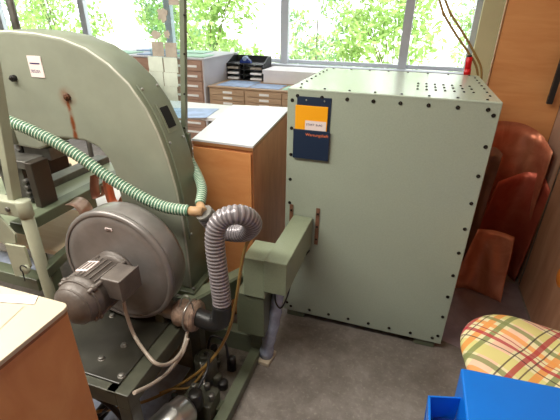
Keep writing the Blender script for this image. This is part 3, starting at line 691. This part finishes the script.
MB().cyl((c1.x-.052, yp-.034, (c1.z+c2.z)/2), (c1.x-.052, yp-.024, (c1.z+c2.z)/2), .010, 12).out('clamp_screw', 'dull_steel', lm)
MB().cyl((c1.x+.0, yp, 0), (c1.x+.0, yp, c2.z+.01), .024, 24).out('round_post', 'light_green', lm)
g = [T(-6, 214), T(2, 213), T(19, 232), T(20, 241), T(10, 243), T(-6, 233)]
MB().prism([(v.x, v.z) for v in g], yp-.02, yp-.012, 'y', .001, 1).out('gusset_plate', 'light_green', lm)
for k in range(3):
    p = T(1+k*1.5, 226+(k % 2)*2); MB().cyl((p.x, yp-.0215, p.z), (p.x, yp-.0195, p.z), .0025, 8).out('rivet_dot', 'black', lm)
g = [T(12, 240), T(31, 243), T(37, 262), T(34, 270), T(22, 272)]
MB().prism([(v.x, v.z) for v in g], yp-.034, yp-.024, 'y', .001, 1).out('lower_plate', 'light_green', lm)
p = T(34, 264); MB().cyl((p.x, yp-.046, p.z), (p.x, yp-.03, p.z), .018, 20).out('pivot_knob', 'light_green', lm)
pr = [(p.x+math.cos(a*math.pi/8)*.022, yp-.046, p.z+math.sin(a*math.pi/8)*.022) for a in range(2, 11)]+[(p.x-.02, yp-.045, p.z-.06)]
MB().tube(smooth_path(pr, 4), .0025, 8).out('cable_loop', 'cable_black', lm)
ra, rb = W(-20, 262, y=1.02), W(44, 284, y=1.02)
MB().box(-2.0, -1.42, 1.0, 1.06, rb.z-.03, rb.z+.03, .003).out('cross_rail', 'beam', lm)
lt = tag(MB().box(-2.0, -1.47, 1.07, 1.15, rb.z+.0, rb.z+.012, .001).out('steel_strip', 'pipe_white', base=(-1.65, 1.11, rb.z)), 'bluish bare steel strip beside the green cross rail at left', 'strip')
# short green rail between post and blower (pixel 45-65, 240-265)
sh = thing('side_rail_bar', 'short green flat bar between the left post and the blower', 'bar', W(55, 255, z=.53))
q = [W(45, 262, z=.57), W(68, 243, z=.57), W(68, 250, z=.57), W(47, 270, z=.57)]
MB().hexa([(v.x, v.y, .53) for v in q], [(v.x, v.y, .57) for v in q], .002).out('bar', 'beam', sh)
MB().box(q[0].x-.01, q[0].x+.04, q[0].y-.02, q[0].y+.03, 0, .53, .003).out('leg', 'beam', sh)
# grey-brown tube rising behind
tp, tq = W(9.5, 0, y=2.0), None
tag(MB().tube([(tp.x, 2.0, 0), (tp.x, 2.0, 2.9)], .022, 20).out('ceiling_post', 'dull_steel', base=(tp.x, 2.0, 0)), 'dull grey round steel post behind the arched machine at top left', 'post')
# ============================================================ PERFORATED POST AND ACRYLIC SHEET
yq = 1.485
pa, pb = W(183, 0, y=yq), W(185, 170, y=yq)
xs = (pa.x+pb.x)/2
po = thing('slotted_post', 'thin grey-green upright post with screws behind the machine column', 'post', (xs, yq, 0))
q0 = [(pb.x-.010, yq-.01), (pb.x+.010, yq-.01), (pb.x+.010, yq+.01), (pb.x-.010, yq+.01)]
tpx = pb.x+(pa.x-pb.x)*(2.9-pb.z)/(pa.z-pb.z)*.0
dxdz = (pa.x-pb.x)/(pa.z-pb.z)
bx, tx = pb.x-dxdz*pb.z*0, pb.x+dxdz*(2.9-pb.z)
MB().hexa([(bx-.0105, yq-.01, .0), (bx+.0105, yq-.01, .0), (bx+.0105, yq+.01, .0), (bx-.0105, yq+.01, .0)], [(bx-.0105, yq-.01, pb.z), (bx+.0105, yq-.01, pb.z), (bx+.0105, yq+.01, pb.z), (bx-.0105, yq+.01, pb.z)], .001).hexa(
    [(bx-.0105, yq-.01, pb.z), (bx+.0105, yq-.01, pb.z), (bx+.0105, yq+.01, pb.z), (bx-.0105, yq+.01, pb.z)], [(tx-.0105, yq-.01, 2.9), (tx+.0105, yq-.01, 2.9), (tx+.0105, yq+.01, 2.9), (tx-.0105, yq+.01, 2.9)], .001).out('upright', 'housing_edge', po)
for py in (15, 54, 94, 128):
    p = W(184, py, y=yq-.01); MB().cyl((p.x+.002, yq-.013, p.z), (p.x+.002, yq-.009, p.z), .0045, 10).out('screw', 'bolt', po)
p = W(187, 140, y=yq-.02); MB().box(p.x-.012, p.x+.016, yq-.03, yq-.008, p.z-.10, p.z+.03, .003).out('bracket', 'beam', po)
ya = 1.50
ac = thing('acrylic_panel', 'hanging clear acrylic panel with taped grey and pale sample cards', 'panel', W(165, 105, y=ya))
tl, br = W(147, -5, y=ya), W(179, 112, y=ya)
MB().box(W(149, 40, y=ya).x, W(178.5, 40, y=ya).x, ya-.002, ya+.002, br.z-.06, 2.9, .0005).out('clear_sheet', 'acrylic', ac)
def card(x0, y0, x1, y1, mat, rag=False, name='sample_card'):
    a = W(x0, y1, y=ya-.004); b = W(x1, y0, y=ya-.004)
    if rag:
        cx_, cz_ = (a.x+b.x)/2, (a.z+b.z)/2; rx, rz_ = (b.x-a.x)/2, (b.z-a.z)/2; pts = []
        for k in range(22):
            t = k*2*math.pi/22; s_ = random.uniform(.6, 1.1); pts.append((cx_+math.cos(t)*rx*s_, cz_+math.sin(t)*rz_*s_))
        return MB().prism(pts, ya-.005, ya-.003).out(name, mat, ac)
    return MB().box(a.x, b.x, ya-.005, ya-.003, a.z, b.z, .0003).out(name, mat, ac)
random.seed(11)
card(157, 7, 168, 22, 'sample_grey', True); card(151, 30, 162, 39, 'sample_grey', True); card(164, 30, 170, 39, 'sample_grey', True)
card(169, -8, 178, 5, 'sample_grey'); card(153, 42, 163, 56, 'sample_grey'); card(166, 43, 176, 57, 'sample_grey')
for r_, (y0_, y1_) in enumerate(((58, 71), (73, 85), (87, 99))):
    card(149.5+r_*1.2, y0_-1, 162+r_*.6, y1_, 'sample_pale'); card(165, y0_, 177, y1_+1, 'sample_pale')
# ============================================================ PLAN CHESTS at the window
lc = thing('plan_chest', 'low pale oak plan chest with labelled drawers under the window', 'plan chest', (-1.6, 4.5, 0))
lx0, lx1, ly0, ly1 = -2.17, -.30, 4.10, 4.98
MB().box(lx0, lx1, ly0+.004, ly1, .03, .785, .003).out('body', 'chest_wood', lc)
MB().box(lx0-.01, lx1+.01, ly0-.012, ly1, .785, .80, .002).out('top', 'chest_wood', lc)
MB().box(lx0+.02, lx1-.02, ly0+.03, ly1, 0, .03, 0).out('plinth', 'plastic_black', lc)
for (a, b) in ((lx0+.035, lx0+.425), (lx0+.465, lx0+.855), (lx0+.895, lx0+1.285), (lx0+1.325, lx1-.03)):
    for k in range(12):
        z = .768-k*.06
        d_ = MB().box(a, b, ly0-.012, ly0+.004, z-.054, z, .002).out('drawer', 'chest_wood', lc)
        mx_ = (a+b)/2
        MB().box(mx_-.055, mx_+.055, ly0-.018, ly0-.012, z-.038, z-.014, .001).out('label_holder', 'paper', d_)
tc = thing('tall_plan_chest', 'taller grey sided plan chest with wide drawers left of the window post', 'plan chest', (-2.9, 4.5, 0))
tx0, tx1, ty0, ty1, tz = -3.62, -2.19, 4.05, 4.98, 1.085
MB().box(tx0, tx1, ty0+.004, ty1, .0, tz-.015, .003).out('body', 'grey_chest', tc)
MB().box(tx0-.008, tx1+.008, ty0-.01, ty1, tz-.015, tz, .002).out('top', 'grey_chest', tc)
for k in range(10):
    z = tz-.035-k*.104
    d_ = MB().box(tx0+.025, tx1-.03, ty0-.012, ty0+.004, z-.094, z, .002).out('drawer', 'drawer_front', tc)
    MB().box(tx1-.42, tx1-.08, ty0-.020, ty0-.012, z-.058, z-.035, .001).out('label_holder', 'paper', d_)
MB().box(tx0+.02, tx1-.02, ty0+.001, ty0+.006, .01, tz-.02, 0).out('drawer_frame', 'drawer_front', tc)
# things on the tall chest
random.seed(5)
tl_ = [(-3.58, 4.12, 'paper_green'), (-3.08, 4.12, 'paper_blue'), (-2.85, 4.55, 'paper_green'), (-2.62, 4.12, 'paper_green'), (-3.4, 4.55, 'paper_blue')]
TL = ['mint green sheet at the far left on the tall chest', 'blue sheet near the front of the tall chest', 'mint green sheet near the back of the tall chest', 'mint green sheet on the right front corner of the tall chest', 'blue sheet at the back left of the tall chest']
zz = tz
for (x, y, mt), lb in zip(tl_, TL):
    tag(MB().box(x, x+.38, y, y+.3, zz+.001, zz+.012, .001, rz=random.uniform(-.08, .08)).out('paper_sheet', mt, base=(x+.19, y+.15, zz+.001)), lb, 'paper', 'sheets on the tall plan chest')
# things on the low chest
for (x0, x1, y0, y1, mt, lb, z_) in ((-2.1, -1.72, 4.14, 4.56, 'paper_blue', 'blue sheet on the low chest below the letter tray', .801), (-1.7, -1.36, 4.14, 4.44, 'paper_blue', 'blue sheet on the low chest in front of the white box', .801),
                                  (-1.33, -.9, 4.14, 4.42, 'paper_green', 'mint green sheet on the low chest beside the green cabinet', .801)):
    tag(MB().box(x0, x1, y0, y1, z_, z_+.004, .0005).out('paper_sheet', mt, base=((x0+x1)/2, (y0+y1)/2, z_)), lb, 'paper', 'sheets on the low plan chest')
ot = thing('letter_tray', 'dark letter tray rack with compartments on the low plan chest', 'letter tray', (-1.95, 4.75, .80))
ox0, ox1, oy0, oy1 = -2.19, -1.72, 4.62, 4.93
for x in (ox0, (ox0*.45+ox1*.55)-.04, ox0+.17, ox1-.012): MB().box(x, x+.012, oy0, oy1, .801, .985, .002).out('divider', 'plastic_black', ot)
for z in (.801, .86, .92, .98): MB().box(ox0, ox1, oy0, oy1, z, z+.008, .001).out('shelf', 'plastic_black' if z > .81 else 'black', ot)
for z in (.869, .929, .81):
    for x in (ox0+.015, ox0+.31): MB().box(x, x+.145, oy0-.01, oy1-.03, z, z+.022, .001).out('paper_stack', 'paper' if z < .9 else 'sample_grey', ot)
MB().prism([(oy0+.02, .985), (oy1, .985), (oy1, 1.06), (oy1-.1, 1.06)], ox0, ox0+.01, 'x').prism([(oy0+.02, .985), (oy1, .985), (oy1, 1.06), (oy1-.1, 1.06)], ox1-.01, ox1, 'x').box(ox0, ox1, oy1-.01, oy1, .985, 1.06, .001).out('side_fin', 'plastic_black', ot)
tp_ = thing('tape_dispenser', 'small blue and black tape dispenser on top of the letter tray', 'dispenser', (-1.97, 4.73, .988))
MB().prism([(-2.05, .989), (-1.90, .989), (-1.915, 1.02), (-1.95, 1.045), (-2.01, 1.045), (-2.04, 1.02)], 4.69, 4.75, 'y', .006, 2).out('body', 'blue_dark', tp_)
MB().cyl((-1.98, 4.685, 1.04), (-1.98, 4.755, 1.04), .028, 20).out('tape_roll', 'paper_blue', tp_)
wb = thing('white_box', 'long flat white cardboard box on the low plan chest', 'box', (-1.2, 4.72, .80))
MB().box(-1.68, -.62, 4.53, 4.93, .801, .90, .003).out('box_base', 'wrapped_box', wb)
MB().box(-1.69, -.61, 4.52, 4.94, .90, .945, .003).out('lid', 'wrapped_box', wb)
# white table with blue paper between
ft = thing('drawing_table', 'white topped table behind the orange wooden cabinet', 'table', (-1.9, 3.0, 0))
MB().box(-2.6, -1.31, 2.55, 3.0, .825, .85, .002).out('table_top', 'worktop', ft)
for x in (-2.55, -1.37):
    for y in (2.6, 2.93): MB().cyl((x, y, 0), (x, y, .826), .02, 16).out('leg', 'dull_steel', ft)
q = [W(a, b, z=.851) for a, b in ((150, 110), (184, 106), (222, 107), (206, 117), (170, 120))]
q = [W(a, b, z=.851) for a, b in ((160, 108), (219, 109), (206, 118), (150, 118))]
tag(MB().hexa([(v.x, v.y, .851) for v in q], [(v.x, v.y, .854) for v in q], 0).out('paper_sheet', 'paper_blue', base=(q[0].x, q[0].y, .851)), 'blue printed sheet on the white table behind the machine post', 'paper')
# ============================================================ RED PLUG with hanging brown cables
rp = thing('red_plug', 'red plastic plug hanging behind the green cabinet', 'plug', W(468, 78, y=2.60))
a = W(469.5, 57, y=2.645); b_ = W(467, 74, y=2.645)
MB().tube([a, a.lerp(b_, .3), b_], .017, 16).tube([a.lerp(b_, .7), b_+(b_-a)*.1], .019, 16).out('plug_body', 'red', rp)
MB().tube([a, a-(b_-a)*.12], .013, 12).out('collar', 'plastic_black', rp)
for k, pts in enumerate((((437, -8), (443, 12), (455, 33), (468, 52), (476, 66), (478, 84), (474, 110)), ((442, -8), (450, 12), (463, 33), (475, 54), (481, 68), (481, 84), (478, 110)))):
    P = [W(x, y, y=2.66) for x, y in pts]; P = [P[0]+(P[0]-P[1])*((2.9-P[0].z)/(P[0].z-P[1].z))]+P+[Vector((P[-1].x, P[-1].y, .3)), Vector((P[-1].x-.02, P[-1].y-.02, .008))]
    tag(MB().tube(smooth_path(P, 8), .0065, 10).out('brown_cable', 'brown_tube', base=P[-1]), ('left' if k == 0 else 'right')+' one of two brown cables hanging behind the green cabinet', 'cable', 'cables behind the green cabinet')
# ============================================================ COPPER SHEETS
def loft(bot, top, n=10, m_=16, wav=.0, seed=0):
    Bp = resample_n(smooth_path(bot, 8), m_); Tp = resample_n(smooth_path(top, 8), m_); rows = []
    for i in range(n+1):
        t = i/n; rows.append([Bp[j].lerp(Tp[j], t)+Vector((0, wav*math.sin(t*5+j*.5+seed)*math.sin(t*math.pi), 0)) for j in range(m_+1)])
    return rows
def resample_n(P, n):
    L = [0]
    for a, b in zip(P, P[1:]): L.append(L[-1]+(b-a).length)
    out = []; k = 0
    for i in range(n+1):
        s_ = L[-1]*i/n
        while k < len(L)-2 and L[k+1] < s_: k += 1
        d_ = L[k+1]-L[k]; out.append(P[k].lerp(P[k+1], (s_-L[k])/d_ if d_ else 0))
    return out
def csheet(bot, top, mat, label, wav=.01, seed=0):
    o = MB().sheet(loft(bot, top, 12, 24, wav, seed), .0015).out('copper_sheet', mat, base=(sum(p[0] for p in bot)/len(bot), sum(p[1] for p in bot)/len(bot), min(p[2] for p in bot)))
    return tag(o, label, 'metal sheet', 'copper sheets leaning in the corner')
def wl(*q): return [tuple(W(a, b, y=c)) for a, b, c in q]
csheet([(.44, 2.60, .002), (.56, 2.69, .002), (.68, 2.69, .002), (.77, 2.62, .002), (.81, 2.52, .002)], wl((490, 122, 2.60), (505, 121, 2.68), (524, 124, 2.725), (541, 134, 2.68), (553, 152, 2.52)), 'copper', 'tallest brown copper sheet curling in the corner below the wooden door', .004)
csheet([(.50, 2.50, .0), (.58, 2.60, .0), (.67, 2.62, 0), (.76, 2.56, 0), (.81, 2.45, 0)], wl((498, 182, 2.50), (511, 177, 2.59), (528, 172, 2.63), (543, 176, 2.57), (551, 192, 2.455)), 'copper_red', 'deep red copper sheet curved in front of the tallest one beside the brown board', .004, 4)
csheet([(.36, 2.46, .0), (.42, 2.50, .0), (.52, 2.47, 0)], wl((486, 150, 2.47), (495, 147, 2.50), (503, 154, 2.48)), 'copper_dark', 'dark brown sheet partly behind the right side of the green cabinet', .004, 5)
csheet([(.40, 2.23, .002), (.50, 2.27, .002), (.60, 2.24, .002), (.69, 2.19, .002)], wl((478, 229, 2.33), (492, 230, 2.36), (504, 233, 2.35), (515, 237, 2.34)), 'copper', 'small orange copper sheet standing in front of the others', .008, 1)
q = [W(a, b, z=.0) for a, b in ((444, 303), (505, 302), (540, 312), (528, 345), (440, 330))]
q = [(.345, 1.75), (.345, 2.43), (.818, 2.43), (.818, 1.9), (.72, 1.62)]
tag(MB().prism(q, .0005, .0015, 'z').out('floor_sheet', 'floor_sheet', base=(.57, 1.9, .0005)), 'dark violet metal sheet lying on the floor beside the copper', 'metal sheet')
# ============================================================ STOOL, CUSHION, BLUE BOX
SC = Vector((.575, 1.215, 0)); 
so = thing('stool', 'round stool below the plaid cushion', 'stool', SC)
MB().cyl(SC+Vector((0, 0, .342)), SC+Vector((0, 0, .372)), .19, 40).out('seat', 'edge_wood', so)
for k in range(4):
    a = k*math.pi/2+.6; MB().tube([SC+Vector((math.cos(a)*.13, math.sin(a)*.13, .342)), SC+Vector((math.cos(a)*.17, math.sin(a)*.17, 0))], .014, 12).out('leg', 'dull_steel', so)
b = MB(); nu, nv = 48, 20; rings = []
bm = b.bm
def cush(u, v):
    rx, ry = .275, .245; k = math.cos(v); e = 1
    cu_, su_ = math.cos(u), math.sin(u); sq = (abs(cu_)**2.6+abs(su_)**2.6)**(-1/2.6)
    kk = abs(k)**.75
    z = math.sin(v); z = math.copysign(abs(z)**.9, z)*.062*(1+.0*kk)
    wob = 1+.02*math.sin(3*u+1)
    return Vector((SC.x+rx*sq*kk*cu_*wob*.97, SC.y+ry*sq*kk*su_*wob*.97, (.438+z)+.010*math.sin(4*u)*kk-(.02 if z > 0 else 0)*max(0, 1-kk*2.2)))
for j in range(nv+1):
    v = -math.pi/2+math.pi*j/nv
    rings.append([bm.verts.new(cush(i*2*math.pi/nu, v)) for i in range(nu)] if 0 < j < nv else [bm.verts.new(cush(0, v)*1)])
for A_, B_ in zip(rings, rings[1:]):
    for i in range(nu):
        i2 = (i+1) % nu; q = []
        for vv in (A_[i % len(A_)], A_[i2 % len(A_)], B_[i2 % len(B_)], B_[i % len(B_)]):
            if vv not in q: q.append(vv)
        f = bm.faces.new(q); f.smooth = True
cu = b.out('cushion', 'plaid', base=(SC.x, SC.y, .374))
tag(cu, 'puffy plaid cushion in yellow, red and green behind the blue box', 'cushion')
bb = thing('blue_box', 'bright blue plastic box with open side flap at lower right', 'box', (.52, .82, 0))
MB().hexa([(.30, .55, 0), (.76, .55, 0), (.76, 1.06, 0), (.30, 1.04, 0)], [(.288, .55, .5), (.78, .55, .5), (.78, 1.10, .5), (.286, 1.07, .5)], .006).out('body', 'blue', bb)
MB().box(.222, .30, .60, .965, .375, .381, .001, tilt=((.30, .8, .378), 'Y', -.15)).out('flap_lining', 'blue_dark', bb)
MB().hexa([(.212, .60, .20), (.219, .60, .20), (.219, .955, .20), (.212, .955, .20)], [(.188, .60, .47), (.195, .60, .47), (.195, .945, .47), (.188, .945, .47)], .001).hexa([(.205, .955, .20), (.29, .98, .20), (.29, .986, .20), (.205, .961, .20)], [(.188, .945, .47), (.288, .985, .455), (.288, .991, .455), (.188, .951, .47)], .001).out('flap', 'blue', bb)
# ============================================================ OUTSIDE
struct(MB().box(-22, 14, 5.4, 40, -.35, -.3, 0).out('ground_outside', 'gravel'))
def bush(x, y, w_, h_, z0, n, mats, label, name='tree', seed=0, leafs=.07):
    random.seed(seed); root = thing(name, label, 'tree' if name == 'tree' else 'shrub', (x, y, -.3))
    bm = bmesh.new(); cl = [(random.uniform(-1, 1)*w_*.42, random.uniform(-.6, .6), z0+random.random()*(h_-z0), random.uniform(.22, .55)) for _ in range(34)]
    for _ in range(n):
        cx_, cy_, cz_, cr = random.choice(cl); d_ = Vector((random.gauss(0, 1), random.gauss(0, 1), random.gauss(0, 1))).normalized()*cr*(.3+.7*random.random()**.5)
        p_ = Vector((x+cx_, y+cy_, cz_-.3))+d_; r_ = leafs*random.uniform(.6, 1.3)
        u = Vector((random.gauss(0, 1), random.gauss(0, 1), random.gauss(0, 1))).normalized(); v = u.orthogonal().normalized()
        f = bm.faces.new([bm.verts.new(p_+u*r_), bm.verts.new(p_+v*r_*.45), bm.verts.new(p_-u*r_), bm.verts.new(p_-v*r_*.45)]); f.material_index = random.choice((0, 0, 1))
    o = MB(); o.bm.free(); o.bm = bm; c_ = o.out('foliage', mats, root)
    st_ = MB()
    for cx_, cy_, cz_, cr in cl[:9]: st_.tube(smooth_path([(x, y, -.3), (x+cx_*.3, y+cy_*.3, cz_*.5-.3), (x+cx_, y+cy_, cz_-.3)], 5), .009, 6)
    st_.out('branches', 'bark', root)
LB = ['pale leafy tree outside the window at far left', 'leafy tree outside behind the arched machine', 'leafy tree outside behind the hanging acrylic panel', 'light green tree outside between post and window frame', 'sunlit tree outside above the white box', 'pale green tree outside above the green cabinet', 'leafy tree outside beside the cream wall corner']
TR = [(-10.5, 9.8), (-8.2, 8.2), (-6.4, 10.2), (-4.3, 8.2), (-2.4, 10.2), (-.4, 8.2), (1.9, 10.2)]
for k, ((x, y), lb) in enumerate(zip(TR, LB)):
    bush(x, y, 2.3, 3.4, .3, 3200, ['leaf_a', 'leaf_b'] if k % 2 else ['leaf_b', 'leaf_c'], lb, 'tree', 20+k)
# ============================================================ LIGHT
wd = bpy.data.worlds.new('sky'); S.world = wd; wd.use_nodes = True
bg = wd.node_tree.nodes['Background']; bg.inputs[0].default_value = (.93, .97, 1, 1); bg.inputs[1].default_value = 3.6
sl = bpy.data.lights.new('sun', 'SUN'); sl.energy = 6; sl.angle = .02; sl.color = (1, .96, .88); so_ = bpy.data.objects.new('sun', sl); C.objects.link(so_)
so_.rotation_euler = (math.radians(38), math.radians(12), 0)
def area(name, x, y, z, sx, sy, e, col, rot=(0, 0, 0)):
    l = bpy.data.lights.new(name, 'AREA'); l.shape = 'RECTANGLE'; l.size = sx; l.size_y = sy; l.energy = e; l.color = col
    o = bpy.data.objects.new(name, l); C.objects.link(o); o.location = (x, y, z); o.rotation_euler = rot; return o
area('fill_light', -1.6, .3, 2.6, 2.6, .5, 96, (1, .95, .86))  # added fill light below the ceiling, no fixture modelled
area('fill_light', -1.6, 2.2, 2.82, 2.4, .5, 25, (1, .95, .86))  # weaker added fill towards the windows, no fixture either
area('fill_light', -3.4, 1.0, 2.7, 2.0, .5, 75, (1, .95, .86))  # fill light added at left to brighten the dark board table
S.view_settings.view_transform = 'Standard'; S.view_settings.look = 'None'; S.view_settings.gamma = 1; S.view_settings.use_curve_mapping = False
S.view_settings.exposure = 0
S.render.film_transparent = False
